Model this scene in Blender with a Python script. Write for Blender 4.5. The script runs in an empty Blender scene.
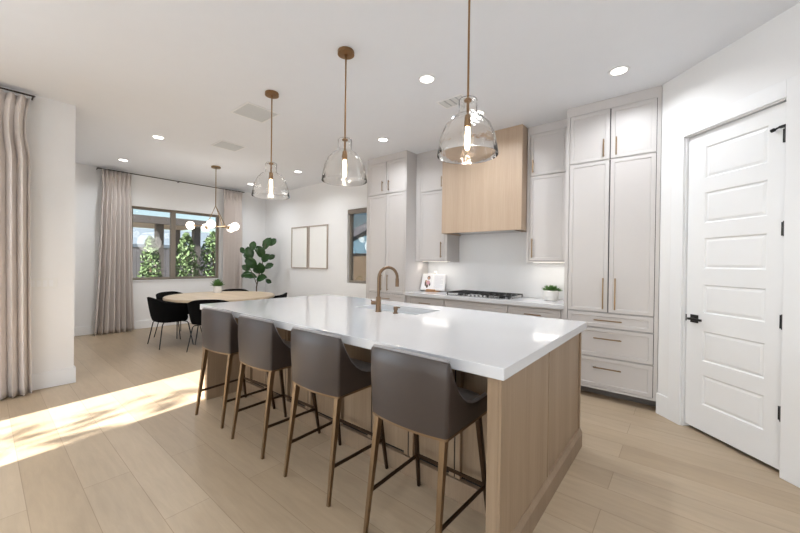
import bpy, bmesh, math, random
from mathutils import Vector, Matrix
from math import pi, sin, cos, radians as R
random.seed(7)
D = bpy.data
S = bpy.context.scene
COL = S.collection

# ------------------------------------------------------------------ camera
H_CAM, FPX = 1.37, 346.4
yaw, roll, pitch = R(129.5), 0.0125, -0.0055
F = Vector((cos(yaw)*cos(pitch), sin(yaw)*cos(pitch), sin(pitch)))
R0 = Vector((sin(yaw), -cos(yaw), 0)); U0 = R0.cross(F)
RT = R0*cos(roll) + U0*sin(roll); UP = -R0*sin(roll) + U0*cos(roll)
cam = D.cameras.new('camera'); camo = D.objects.new('camera', cam); COL.objects.link(camo)
cam.sensor_width = 36; cam.lens = FPX/800*36; cam.shift_y = -0.0025; cam.clip_start = .05; cam.clip_end = 300
camo.matrix_world = Matrix(((RT.x, UP.x, -F.x, 0), (RT.y, UP.y, -F.y, 0), (RT.z, UP.z, -F.z, H_CAM), (0, 0, 0, 1)))
S.camera = camo

# ------------------------------------------------------------------ world, sun, daylight, exposure
S.view_settings.view_transform = 'Standard'; S.view_settings.look = 'None'
S.view_settings.gamma = 1; S.view_settings.use_curve_mapping = False
S.view_settings.exposure = 0.38
w = D.worlds.new('world'); S.world = w; w.use_nodes = True
nt = w.node_tree; bg = nt.nodes['Background']
sky = nt.nodes.new('ShaderNodeTexSky'); sky.sky_type = 'NISHITA'; sky.sun_disc = False
sky.sun_elevation = R(28); sky.sun_rotation = R(170)
nt.links.new(sky.outputs[0], bg.inputs[0]); bg.inputs[1].default_value = 0.16
SUN_DIR = Vector((-.15, 1, -math.tan(R(23)) * 1.011)).normalized()
sl = D.lights.new('sun', 'SUN'); sl.energy = 26; sl.angle = R(.55); sl.color = (1, .97, .93)
so = D.objects.new('sun', sl); COL.objects.link(so); so.rotation_euler = SUN_DIR.to_track_quat('-Z', 'Y').to_euler()
def area(name, loc, direction, sx, sy, power, color=(1, 1, 1), spread=pi):
    l = D.lights.new(name, 'AREA'); l.shape = 'RECTANGLE'; l.size = sx; l.size_y = sy; l.energy = power
    l.color = color; l.spread = spread
    o = D.objects.new(name, l); COL.objects.link(o); o.location = loc
    o.rotation_euler = Vector(direction).to_track_quat('-Z', 'Z').to_euler(); return o
# area lamps: daylight at the left slider, unseen fill light added at the rear
area('daylight_left_slider', (-5.3, -1.5, 1.3), (1, 0, 0), 2.8, 2.3, 175, (.78, .88, 1))
area('rear_fill_light', (.2, -3.55, 1.4), (0, 1, 0), 3.4, 2.1, 52, (.78, .88, 1))

CAN_POWER = 7.5
# ------------------------------------------------------------------ materials
def s2l(c):
    return tuple((v/255/12.92 if v/255 <= .04045 else ((v/255+.055)/1.055)**2.4) for v in c)
def mat(name, rgb, rough=.5, metal=0, spec=.5, bump=0, bscale=200, var=0, vscale=8, stretch=(1, 1, 1), **kw):
    m = D.materials.new(name); m.use_nodes = True; n = m.node_tree.nodes; L = m.node_tree.links
    b = n['Principled BSDF']; c = s2l(rgb) + (1,)
    b.inputs['Roughness'].default_value = rough; b.inputs['Metallic'].default_value = metal
    b.inputs['Specular IOR Level'].default_value = spec
    for k, v in kw.items(): b.inputs[k.replace('_', ' ')].default_value = v
    tc = n.new('ShaderNodeTexCoord'); mp = n.new('ShaderNodeMapping'); mp.inputs['Scale'].default_value = stretch
    L.new(tc.outputs['Object'], mp.inputs[0])
    nz = n.new('ShaderNodeTexNoise'); nz.inputs['Scale'].default_value = vscale; nz.inputs['Detail'].default_value = 5
    L.new(mp.outputs[0], nz.inputs['Vector'])
    mx = n.new('ShaderNodeMix'); mx.data_type = 'RGBA'
    v = max(var, .012)
    mx.inputs['A'].default_value = tuple(x*(1-v) for x in c[:3]) + (1,)
    mx.inputs['B'].default_value = tuple(min(1, x*(1+v)) for x in c[:3]) + (1,)
    L.new(nz.outputs[0], mx.inputs['Factor']); L.new(mx.outputs['Result'], b.inputs['Base Color'])
    if bump:
        n2 = n.new('ShaderNodeTexNoise'); n2.inputs['Scale'].default_value = bscale; L.new(mp.outputs[0], n2.inputs['Vector'])
        bp = n.new('ShaderNodeBump'); bp.inputs['Strength'].default_value = bump; bp.inputs['Distance'].default_value = .002
        L.new(n2.outputs[0], bp.inputs['Height']); L.new(bp.outputs[0], b.inputs['Normal'])
    return m
def wood(name, ca, cb, axis='z', rough=.5, scale=1):
    m = D.materials.new(name); m.use_nodes = True; n = m.node_tree.nodes; L = m.node_tree.links; b = n['Principled BSDF']
    tc = n.new('ShaderNodeTexCoord'); mp = n.new('ShaderNodeMapping')
    st = {'z': (1, 1, .03), 'x': (.03, 1, 1), 'y': (1, .03, 1)}[axis]
    mp.inputs['Scale'].default_value = tuple(s*scale for s in st); L.new(tc.outputs['Object'], mp.inputs[0])
    a = n.new('ShaderNodeTexNoise'); a.inputs['Scale'].default_value = 90; a.inputs['Detail'].default_value = 6; a.inputs['Roughness'].default_value = .65
    c = n.new('ShaderNodeTexNoise'); c.inputs['Scale'].default_value = 7; c.inputs['Detail'].default_value = 3
    L.new(mp.outputs[0], a.inputs['Vector']); L.new(mp.outputs[0], c.inputs['Vector'])
    ad = n.new('ShaderNodeMath'); ad.operation = 'ADD'; L.new(a.outputs[0], ad.inputs[0]); L.new(c.outputs[0], ad.inputs[1])
    mr = n.new('ShaderNodeMapRange'); mr.inputs[1].default_value = .7; mr.inputs[2].default_value = 1.3; L.new(ad.outputs[0], mr.inputs[0])
    mx = n.new('ShaderNodeMix'); mx.data_type = 'RGBA'; mx.inputs['A'].default_value = s2l(ca)+(1,); mx.inputs['B'].default_value = s2l(cb)+(1,)
    L.new(mr.outputs[0], mx.inputs['Factor']); L.new(mx.outputs['Result'], b.inputs['Base Color']); b.inputs['Roughness'].default_value = rough
    bp = n.new('ShaderNodeBump'); bp.inputs['Strength'].default_value = .15; bp.inputs['Distance'].default_value = .001
    L.new(a.outputs[0], bp.inputs['Height']); L.new(bp.outputs[0], b.inputs['Normal'])
    return m
def emis(name, rgb, strength):
    m = D.materials.new(name); m.use_nodes = True; b = m.node_tree.nodes['Principled BSDF']
    b.inputs['Base Color'].default_value = s2l(rgb)+(1,); b.inputs['Emission Color'].default_value = s2l(rgb)+(1,)
    b.inputs['Emission Strength'].default_value = strength; return m
def pane_mat(name, tint=(1, 1, 1), gloss=.9):
    m = D.materials.new(name); m.use_nodes = True; n = m.node_tree.nodes; L = m.node_tree.links
    n.remove(n['Principled BSDF']); o = n['Material Output']
    t = n.new('ShaderNodeBsdfTransparent'); t.inputs[0].default_value = tint+(1,)
    g = n.new('ShaderNodeBsdfGlossy'); g.inputs['Roughness'].default_value = .01
    fr = n.new('ShaderNodeFresnel'); fr.inputs[0].default_value = 1.45
    ml = n.new('ShaderNodeMath'); ml.operation = 'MULTIPLY'; ml.inputs[1].default_value = gloss; L.new(fr.outputs[0], ml.inputs[0])
    mx = n.new('ShaderNodeMixShader'); L.new(ml.outputs[0], mx.inputs[0]); L.new(t.outputs[0], mx.inputs[1]); L.new(g.outputs[0], mx.inputs[2])
    L.new(mx.outputs[0], o.inputs[0]); return m
def floor_mat():
    m = D.materials.new('oak_plank_floor'); m.use_nodes = True; n = m.node_tree.nodes; L = m.node_tree.links; b = n['Principled BSDF']
    tc = n.new('ShaderNodeTexCoord'); mp = n.new('ShaderNodeMapping'); mp.inputs['Location'].default_value = (.35, .06, 0)
    L.new(tc.outputs['Object'], mp.inputs[0])
    br = n.new('ShaderNodeTexBrick'); br.offset = .37; br.offset_frequency = 2; br.squash = 1
    for k, v in (('Scale', 1), ('Mortar Size', .0016), ('Mortar Smooth', .2), ('Bias', 0), ('Brick Width', 1.75), ('Row Height', .228)): br.inputs[k].default_value = v
    br.inputs['Color1'].default_value = s2l((184, 164, 139))+(1,); br.inputs['Color2'].default_value = s2l((172, 151, 125))+(1,)
    br.inputs['Mortar'].default_value = s2l((146, 125, 101))+(1,)
    L.new(mp.outputs[0], br.inputs['Vector'])
    m2 = n.new('ShaderNodeMapping'); m2.inputs['Scale'].default_value = (.12, 1, 1); L.new(tc.outputs['Object'], m2.inputs[0])
    g = n.new('ShaderNodeTexNoise'); g.inputs['Scale'].default_value = 28; g.inputs['Detail'].default_value = 7; g.inputs['Roughness'].default_value = .65; g.inputs['Distortion'].default_value = .4
    L.new(m2.outputs[0], g.inputs['Vector'])
    g2 = n.new('ShaderNodeTexNoise'); g2.inputs['Scale'].default_value = 3.2; g2.inputs['Detail'].default_value = 3; L.new(m2.outputs[0], g2.inputs['Vector'])
    ad = n.new('ShaderNodeMath'); ad.operation = 'ADD'; L.new(g.outputs[0], ad.inputs[0]); L.new(g2.outputs[0], ad.inputs[1])
    mr = n.new('ShaderNodeMapRange'); mr.inputs[1].default_value = .6; mr.inputs[2].default_value = 1.4; mr.inputs[3].default_value = .84; mr.inputs[4].default_value = 1.12
    L.new(ad.outputs[0], mr.inputs[0])
    mx = n.new('ShaderNodeMix'); mx.data_type = 'RGBA'; mx.blend_type = 'MULTIPLY'; mx.inputs['Factor'].default_value = 1
    L.new(br.outputs[0], mx.inputs['A']); L.new(mr.outputs[0], mx.inputs['B']); L.new(mx.outputs['Result'], b.inputs['Base Color'])
    b.inputs['Roughness'].default_value = .38; b.inputs['Specular IOR Level'].default_value = .4
    bp = n.new('ShaderNodeBump'); bp.inputs['Strength'].default_value = .25; bp.inputs['Distance'].default_value = .001; bp.invert = True
    L.new(br.outputs['Fac'], bp.inputs['Height']); L.new(bp.outputs[0], b.inputs['Normal'])
    return m
MT = dict(
    wall=mat('white_wall_paint', (238, 237, 236), .75, bump=.05, bscale=300),
    ceiling=mat('white_ceiling_paint', (234, 236, 240), .85, bump=.05),
    trim=mat('white_trim_paint', (240, 240, 240), .4),
    floor=floor_mat(),
    cab=mat('greige_cabinet_paint', (204, 199, 196), .42),
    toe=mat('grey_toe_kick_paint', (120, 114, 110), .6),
    gap=mat('painted_opening_shade', (22, 20, 19), .9),  # near-black colour that paints in the shade of gaps and openings
    quartz=mat('white_quartz', (212, 212, 214), .10, var=.02, vscale=2.5, spec=.5),
    splash=mat('white_quartz_backsplash', (232, 233, 235), .22, var=.02, vscale=3),
    oak=wood('pale_oak_veneer', (192, 170, 148), (178, 154, 131)),
    island=wood('tan_oak_veneer', (160, 137, 112), (140, 117, 93)),
    island_dark=wood('tan_oak_trim', (150, 128, 105), (134, 112, 90)),
    table=wood('pale_oak_table', (206, 186, 160), (186, 164, 138), 'x', .35),
    brass=mat('brushed_brass', (150, 126, 96), .38, 1),
    bronze=mat('champagne_bronze', (128, 106, 86), .38, 1),
    pendantbronze=mat('golden_bronze', (152, 120, 86), .36, 1),
    stoolmetal=mat('antique_bronze_metal', (142, 120, 94), .36, 1),
    stooldark=mat('dark_bronze_metal', (78, 62, 50), .4, 1),
    leather=mat('taupe_leather', (60, 50, 45), .34, bump=.35, bscale=260, var=.12, vscale=6),
    seatcloth=mat('grey_seat_leather', (142, 138, 138), .42, bump=.3, bscale=260),
    velvet=mat('black_velvet', (9, 9, 10), .9, spec=.15),
    black=mat('matte_black_metal', (16, 16, 17), .38, 0),
    iron=mat('black_cast_iron', (30, 30, 31), .55),
    steel=mat('stainless_steel', (190, 190, 190), .25, 1),
    sink=mat('white_sink_ceramic', (216, 220, 222), .15),
    curtain=mat('beige_linen_curtain', (220, 211, 205), .95, bump=.3, bscale=500, spec=.1),
    rod=mat('dark_bronze_rod', (74, 66, 60), .4, .8),
    winframe=mat('taupe_window_frame', (132, 122, 110), .5),
    shade=mat('taupe_roller_shade', (126, 116, 106), .8),
    leaf=mat('glossy_green_leaf', (36, 70, 26), .4, var=.3, vscale=9),
    leaf2=mat('bright_green_leaf', (84, 120, 62), .55, var=.3, vscale=30),
    outleaf=mat('garden_foliage', (72, 92, 52), .7, var=.4, vscale=6),
    bark=mat('brown_bark', (96, 76, 58), .8),
    pot=mat('white_ceramic_pot', (232, 230, 226), .35),
    soil=mat('dark_soil', (52, 42, 34), .9),
    pic=mat('white_art_paper', (242, 241, 238), .7, var=.02, vscale=3),
    picframe=wood('grey_oak_picture_frame', (190, 176, 164), (168, 154, 142)),
    vent=mat('grey_vent_grille', (216, 218, 219), .5),
    ventdark=mat('vent_shadow_grey', (168, 170, 172), .7),
    outlet=mat('white_plastic', (238, 237, 234), .35),
    paper=mat('white_book_paper', (236, 235, 236), .6),
    ink=mat('pale_grey_print', (196, 198, 206), .7),
    tan=mat('tan_leather_board', (172, 126, 86), .5),
    skin=mat('printed_skin_tone', (196, 158, 134), .7),
    hair=mat('printed_dark_brown', (92, 74, 66), .7),
    cloth=mat('printed_pink_cloth', (196, 150, 158), .7),
    fence=mat('grey_board_fence', (92, 90, 92), .85, var=.12, vscale=3),
    tanfence=mat('tan_block_fence', (104, 88, 70), .9, var=.06),
    stucco=mat('pale_grey_stucco', (130, 128, 126), .9),
    bluestucco=mat('blue_grey_stucco', (92, 122, 138), .9),
    roof=mat('dark_grey_roof_tile', (92, 92, 98), .8, var=.15, vscale=8),
    fascia=mat('dark_brown_beam', (86, 80, 76), .7),
    paleroof=mat('pale_blue_grey_tile', (98, 108, 116), .8, var=.12, vscale=8),
    tansoffit=mat('tan_soffit', (170, 158, 142), .9),
    gravel=mat('pale_gravel', (110, 104, 96), .95, var=.2, vscale=40),
    pane=pane_mat('window_glass', (.97, .98, .98)),
    lens=emis('warm_white_lens', (255, 250, 242), 6),
    globe=emis('white_opal_globe', (255, 246, 234), 2.2),
    bulb=emis('warm_filament_glow', (255, 226, 186), 9),
    strip=emis('led_strip_glow', (255, 246, 234), 1.2),
)
g = D.materials.new('clear_blown_glass'); g.use_nodes = True; b = g.node_tree.nodes['Principled BSDF']
b.inputs['Transmission Weight'].default_value = 1; b.inputs['Roughness'].default_value = 0; b.inputs['IOR'].default_value = 1.32
b.inputs['Base Color'].default_value = (1, .995, .985, 1)
_n = g.node_tree.nodes; _L = g.node_tree.links
_t = _n.new('ShaderNodeTexCoord'); _z = _n.new('ShaderNodeTexNoise'); _z.inputs['Scale'].default_value = 20; _b = _n.new('ShaderNodeBump'); _b.inputs['Strength'].default_value = .6; _b.inputs['Distance'].default_value = .01
_L.new(_t.outputs['Object'], _z.inputs['Vector']); _L.new(_z.outputs[0], _b.inputs['Height']); _L.new(_b.outputs[0], b.inputs['Normal'])
MT['glass'] = g
for k in ('leaf', 'leaf2', 'outleaf', 'curtain'):
    if k == 'curtain': MT[k].node_tree.nodes['Principled BSDF'].inputs['Subsurface Weight'].default_value = 0

# ------------------------------------------------------------------ builders
def tag(o, label=None, cat=None, group=None, kind=None):
    if label: o['label'] = label
    if cat: o['category'] = cat
    if group: o['group'] = group
    if kind: o['kind'] = kind
    return o
def thing(name, loc, label, cat, group=None, rz=0):
    o = D.objects.new(name, None); COL.objects.link(o); o.location = loc; o.rotation_euler.z = rz
    o.empty_display_size = .1
    return tag(o, label, cat, group)
class MB:
    def __init__(s, origin=(0, 0, 0)): s.bm = bmesh.new(); s.o = Vector(origin)
    def box(s, x0, x1, y0, y1, z0, z1):
        x0, x1 = sorted((x0, x1)); y0, y1 = sorted((y0, y1)); z0, z1 = sorted((z0, z1))
        v = [s.bm.verts.new(Vector((x, y, z))-s.o) for z in (z0, z1) for x, y in ((x0, y0), (x1, y0), (x1, y1), (x0, y1))]
        for f in ((3, 2, 1, 0), (4, 5, 6, 7), (0, 1, 5, 4), (1, 2, 6, 5), (2, 3, 7, 6), (3, 0, 4, 7)): s.bm.faces.new([v[i] for i in f])
        return s
    def rings(s, rings, cap0=True, cap1=True, closed=True):
        rr = [[s.bm.verts.new(Vector(p)-s.o) for p in r] for r in rings]
        for a, b in zip(rr, rr[1:]):
            n = len(a)
            for i in range(n if closed else n-1):
                j = (i+1) % n; s.bm.faces.new((a[i], a[j], b[j], b[i]))
        if closed and cap0: s.bm.faces.new(rr[0][::-1])
        if closed and cap1: s.bm.faces.new(rr[-1])
        return s
    def tube(s, pts, r, seg=10, sec=None):
        pts = [Vector(p) for p in pts]; n = len(pts); rs = r if isinstance(r, (list, tuple)) else [r]*n
        rings = []; ref = None
        for i, p in enumerate(pts):
            t = (pts[min(i+1, n-1)]-pts[max(i-1, 0)]).normalized()
            if ref is None:
                ref = Vector((0, 0, 1)) if abs(t.z) < .9 else Vector((1, 0, 0))
            a = (ref - t*ref.dot(t)).normalized(); b = t.cross(a); ref = a
            rings.append([p + (a*cos(2*pi*k/seg) + b*sin(2*pi*k/seg))*rs[i] for k in range(seg)])
        return s.rings(rings)
    def bar(s, p0, p1, w0, d0, w1=None, d1=None, side=(1, 0, 0)):
        """tapered rectangular bar; w along 'side', d across"""
        p0, p1 = Vector(p0), Vector(p1); w1 = w0 if w1 is None else w1; d1 = d0 if d1 is None else d1
        t = (p1-p0).normalized(); a = Vector(side); a = (a-t*a.dot(t)).normalized(); b = t.cross(a)
        return s.rings([[p+a*sx*w/2+b*sy*d/2 for sx, sy in ((-1, -1), (1, -1), (1, 1), (-1, 1))] for p, w, d in ((p0, w0, d0), (p1, w1, d1))])
    def lathe(s, prof, c=(0, 0, 0), seg=32, cap=True):
        c = Vector(c)
        return s.rings([[c+Vector((r*cos(2*pi*k/seg), r*sin(2*pi*k/seg), z)) for k in range(seg)] for r, z in prof], cap, cap)
    def panel(s, x0, x1, z0, z1, yb, yf, prof):
        """slab from yb to front yf (facing -y) with profile [(inset, y)...] ending in a flat field"""
        rg = [(0, yb), (0, yf)] + prof
        return s.rings([[(x0+i, y, z0+i), (x1-i, y, z0+i), (x1-i, y, z1-i), (x0+i, y, z1-i)] for i, y in rg])
    def build(s, name, m, parent=None, bevel=0, smooth=False, seg=2, kind=None, loc=None):
        bmesh.ops.recalc_face_normals(s.bm, faces=s.bm.faces)
        me = D.meshes.new(name); s.bm.to_mesh(me); s.bm.free(); me.materials.append(MT[m] if isinstance(m, str) else m)
        o = D.objects.new(name, me); COL.objects.link(o)
        if parent: o.parent = parent
        elif loc is not None: o.location = loc
        elif s.o.length: o.location = s.o
        if smooth:
            for p in me.polygons: p.use_smooth = True
            try:
                me.set_sharp_from_angle(angle=R(45))
            except Exception: pass
        if bevel:
            b = o.modifiers.new('bevel', 'BEVEL'); b.width = bevel; b.segments = seg; b.limit_method = 'ANGLE'
            b.angle_limit = R(40)
        if kind: o['kind'] = kind
        return o
def struct(name, mb, m, bevel=0):
    return mb.build(name, m, None, bevel, kind='structure')
def copy_tree(o, parent=None):
    c = o.copy(); COL.objects.link(c)
    if parent: c.parent = parent
    for ch in list(o.children): copy_tree(ch, c)
    return c

# ------------------------------------------------------------------ room shell
CEIL, YB, XD, XP, YP, YR, XR = 3.05, 4.65, -8.3, -5.2, .665, -3.5, 2.29
struct('floor', MB().box(-8.45, 2.44, -3.65, 4.8, -.12, 0), 'floor')
struct('ceiling', MB().box(-8.45, 2.44, -3.65, 4.8, CEIL, CEIL+.15), 'ceiling')
# back wall with narrow window
WX0, WX1, WZ0, WZ1 = -5.2, -4.3, .955, 2.41
m = MB().box(XD-.15, WX0, YB, YB+.15, 0, CEIL).box(WX1, 2.44, YB, YB+.15, 0, CEIL)
m.box(WX0, WX1, YB, YB+.15, 0, WZ0).box(WX0, WX1, YB, YB+.15, WZ1, CEIL); struct('wall_back', m, 'wall')
# dining wall with wide window
DY0, DY1, DZ0, DZ1 = 1.865, 3.53, .958, 2.415
m = MB().box(XD-.15, XD, YP-.15, DY0, 0, CEIL).box(XD-.15, XD, DY1, YB, 0, CEIL)
m.box(XD-.15, XD, DY0, DY1, 0, DZ0).box(XD-.15, XD, DY0, DY1, DZ1, CEIL); struct('wall_dining', m, 'wall')
struct('wall_dining_side', MB().box(XD, XP-.15, YP-.15, YP, 0, CEIL), 'wall')
# left wall with slider opening
m = MB().box(XP-.15, XP, -.06, YP, 0, CEIL).box(XP-.15, XP, YR, -3.0, 0, CEIL).box(XP-.15, XP, -3.0, -.06, 2.5, CEIL)
struct('wall_left', m, 'wall')
GX0, GX1 = -3.90, -2.86
m = MB().box(XP-.15, GX0, YR-.15, YR, 0, CEIL).box(GX1, -1.6, YR-.15, YR, 0, CEIL).box(GX0, GX1, YR-.15, YR, 2.44, CEIL)
m.box(-1.6, 2.0, YR-.15, YR, 2.44, CEIL).box(-1.6, 2.0, YR-.15, YR, 0, .3).box(2.0, 2.44, YR-.15, YR, 0, CEIL)
struct('wall_rear', m, 'wall')
struct('wall_right', MB().box(XR, XR+.15, YR, 4.65, 0, CEIL), 'wall')
# 45 degree door wall : local frame, x along the wall, -y into the room
DW = (-.186, 4.02, 0); DR = -pi/4; OS0, OS1, OZ = .245, .972, 2.475
def local45(mb, name, mt, bevel=0, kind='structure'):
    o = mb.build(name, mt, None, bevel, kind=kind); o.location = DW; o.rotation_euler.z = DR; return o
m = MB().box(0, OS0, 0, .12, 0, CEIL).box(OS1, 3.5, 0, .12, 0, CEIL).box(OS0, OS1, 0, .12, OZ, CEIL)
local45(m, 'wall_diagonal', 'wall')
# casing of the door
cw = .115
m = MB().box(OS0-cw, OS0, -.018, 0, 0, OZ+cw).box(OS1, OS1+cw, -.018, 0, 0, OZ+cw).box(OS0, OS1, -.018, 0, OZ, OZ+cw)
local45(m, 'trim_1', 'trim', .003)
m = MB().box(OS0, OS0+.008, -.0, .12, 0, OZ).box(OS1-.008, OS1, 0, .12, 0, OZ).box(OS0, OS1, 0, .12, OZ-.008, OZ)
local45(m, 'trim_2', 'trim')
m = MB().box(.0, OS0-cw, -.016, 0, 0, .19).box(OS1+cw, 3.4, -.016, 0, 0, .19); local45(m, 'baseboard_diagonal', 'trim', .003)
# door leaf with six raised panels
door = tag(D.objects.new('door_1', None), None, None, None, 'structure'); COL.objects.link(door); door.location = DW; door.rotation_euler.z = DR
d0, d1, dz0, dz1 = OS0+.011, OS1-.011, .03, OZ-.014
rows = [(2.343, 2.087), (1.972, 1.722), (1.602, 1.352), (1.222, .99), (.845, .60), (.485, .245)]
m = MB(); px0, px1 = .403, .845; yf = .022
m.box(d0, px0, yf, yf+.04, dz0, dz1).box(px1, d1, yf, yf+.04, dz0, dz1)
zz = [dz1] + [v for r_ in rows for v in r_] + [dz0]
for a, b_ in zip(zz[0::2], zz[1::2]): m.box(px0, px1, yf, yf+.04, b_, a)
for a, b_ in rows: 
    m.rings([[(px0+i, y, b_+i), (px1-i, y, b_+i), (px1-i, y, a-i), (px0+i, y, a-i)] for i, y in ((0, yf), (.009, yf+.010), (.013, yf+.010), (.030, yf+.004), (.034, yf+.004))], cap0=False)
m.build('door_leaf', 'trim', door)
m = MB(); 
hz = [2.24, 1.625, 1.01, .405]
for z in hz:
    h = MB().tube([(d1-.004, yf-.010, z-.050), (d1-.004, yf-.010, z+.050)], .010, 10).box(d1-.030, d1, yf-.004, yf+.002, z-.045, z+.045)
    h.build('hinge', 'black', door)
h = MB().box(d1-.035, d1+.018, yf-.03, yf-.012, 2.290, 2.304).tube([(d1-.03, yf-.02, 2.300), (d1-.068, yf-.02, 2.293)], .006).tube([(d1-.066, yf-.02, 2.293), (d1-.084, yf-.02, 2.290)], .012)
h.build('hinge_stop', 'black', door)
h = MB().box(.300, .366, yf-.009, yf, .900, .966).tube([(.333, yf-.008, .933), (.333, yf-.05, .933)], .011)
h.build('handle_rose', 'black', door, .002)
h = MB().box(.322, .440, yf-.062, yf-.046, .924, .943); h.build('door_handle', 'black', door, .003)
h = MB().box(d0-.006, d0+.004, yf-.004, yf+.03, .905, .960); h.build('strike_plate', 'black', door)

# baseboards
struct('baseboard_dining', MB().box(XD, XD+.016, YP+.016, YB-.016, 0, .16), 'trim', .003)
struct('baseboard_back', MB().box(XD+.016, -4.09, YB-.016, YB, 0, .16), 'trim', .003)
m = MB().box(XP, XP+.016, .0, YP+.016, 0, .17).box(XD, XP, YP, YP+.016, 0, .17); struct('baseboard_left', m, 'trim', .003)
# windows
def window(name, frames, panes, parent=None):
    f = MB()
    for b_ in frames: f.box(*b_)
    fo = struct(name, f, 'winframe', .004)
    for p in panes:
        po = MB().box(*p).build('window_pane', 'pane', fo)
    return fo
xg = XD-.12; mid = 2.60
window('window_1', [(xg-.02, xg+.045, DY0, DY1, DZ0, DZ0+.05), (xg-.02, xg+.045, DY0, DY1, DZ1-.05, DZ1), (xg-.02, xg+.045, DY0, DY0+.045, DZ0+.05, DZ1-.05),
                    (xg-.02, xg+.045, DY1-.05, DY1, DZ0+.05, DZ1-.05), (xg-.02, xg+.06, mid-.045, mid+.045, DZ0+.05, DZ1-.05)],
       [(xg, xg+.006, DY0+.045, mid-.045, DZ0+.05, DZ1-.05), (xg, xg+.006, mid+.045, DY1-.05, DZ0+.05, DZ1-.05)])
struct('trim_3', MB().box(XD-.075, XD+.02, DY0, DY1, DZ0-.02, DZ0), 'trim', .003)
yg = YB+.09
wf = window('window_2', [(WX0, WX1, yg-.03, yg+.03, WZ0, WZ0+.045), (WX0, WX1, yg-.03, yg+.03, WZ1-.045, WZ1), (WX0, WX0+.045, yg-.03, yg+.03, WZ0+.045, WZ1-.045), (WX1-.045, WX1, yg-.03, yg+.03, WZ0+.045, WZ1-.045)],
       [(WX0+.045, WX1-.045, yg, yg+.006, WZ0+.045, WZ1-.045)])
MB().box(WX0+.002, WX1-.002, yg-.09, yg-.032, WZ1-.095, WZ1-.005).build('roller_shade', 'shade', wf, .006)
# glazing behind / beside the camera; the wide rear one is added to admit light
window('window_3', [(XP-.12, XP-.04, -3.0, -2.94, 0, 2.5), (XP-.12, XP-.04, -.12, -.06, 0, 2.5), (XP-.12, XP-.04, -2.94, -.12, 2.44, 2.5), (XP-.12, XP-.04, -2.94, -.12, 0, .05), (XP-.12, XP-.04, -1.56, -1.50, .05, 2.44)],
       [(XP-.06, XP-.054, -2.94, -1.56, .05, 2.44), (XP-.10, XP-.094, -1.5, -.12, .05, 2.44)])
window('window_4', [(GX0, GX0+.04, YR-.1, YR-.04, 0, 2.44), (GX1-.04, GX1, YR-.1, YR-.04, 0, 2.44), (GX0+.04, GX1-.04, YR-.1, YR-.04, 2.40, 2.44), (GX0+.04, GX1-.04, YR-.1, YR-.04, 0, .06)],
       [(GX0+.04, GX1-.04, YR-.07, YR-.064, .06, 2.40)])
window('added_rear_window', [(-1.6, 2.0, YR-.1, YR-.04, .3, .36), (-1.6, 2.0, YR-.1, YR-.04, 2.38, 2.44), (-1.6, -1.54, YR-.1, YR-.04, .36, 2.38), (1.94, 2.0, YR-.1, YR-.04, .36, 2.38), (.17, .23, YR-.1, YR-.04, .36, 2.38)],
       [(-1.54, .17, YR-.07, YR-.064, .36, 2.38), (.23, 1.94, YR-.07, YR-.064, .36, 2.38)])

# ------------------------------------------------------------------ cabinetry
SH = [(.030, 0), (.036, .006)]
def shaker(root, name, x0, x1, z0, z1, yf, org, fw=.034, handle=None, mt='cab'):
    x0 += .0022; x1 -= .0022; z0 += .0015; z1 -= .0015
    m = MB(org); m.panel(x0, x1, z0, z1, yf+.02, yf, [(fw, yf), (fw+.005, yf+.006)])
    d = m.build(name, mt, root)
    if handle:
        kind, hx, hz0, hz1 = handle
        h = MB(org)
        if kind == 'v':
            h.box(hx-.006, hx+.006, yf-.034, yf-.024, hz0, hz1)
            for z in (hz0+.02, hz1-.02): h.tube([(hx, yf-.026, z), (hx, yf, z)], .005, 8)
        else:
            xa, xb = hx
            h.box(xa, xb, yf-.034, yf-.024, hz0-.006, hz0+.006)
            for x in (xa+.02, xb-.02): h.tube([(x, yf-.026, hz0), (x, yf, hz0)], .005, 8)
        h.build('handle', 'brass', d, .002)
    return d
def carcass(root, org, x0, x1, y0, y1, z0, z1, openings, toe=True):
    """body box set back behind a face frame, openings = [(x0,x1,z0,z1)]; the face frame surrounds them"""
    MB(org).box(x0, x1, y0+.022, y1, z0, z1).build('body', 'cab', root)
    zs = [z0] + [v for o in sorted(set((o[2], o[3]) for o in openings)) for v in o] + [z1]
    xs = (min(o[0] for o in openings), max(o[1] for o in openings))
    m = MB(org).box(x0, xs[0]-.003, y0, y0+.022, z0, z1).box(xs[1]+.003, x1, y0, y0+.022, z0, z1)
    for a, b_ in zip(zs[0::2], zs[1::2]):
        if b_-a > .012: m.box(xs[0]-.003, xs[1]+.003, y0, y0+.022, a+(.003 if a > z0 else 0), b_-(.003 if b_ < z1 else 0))
    m.build('face_frame', 'cab', root)
    g_ = MB(org).box(xs[0]-.003, xs[1]+.003, y0+.0205, y0+.0218, openings[0][2] if 0 else zs[1]-.003, zs[-2]+.003)
    g_.build('reveal_shade_sheet', 'gap', root)  # dark sheet paints shade into the reveals
    if toe: MB(org).box(x0+.0, x1, y0+.12, y1, 0, z0).build('toe_kick', 'toe', root)
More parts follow.
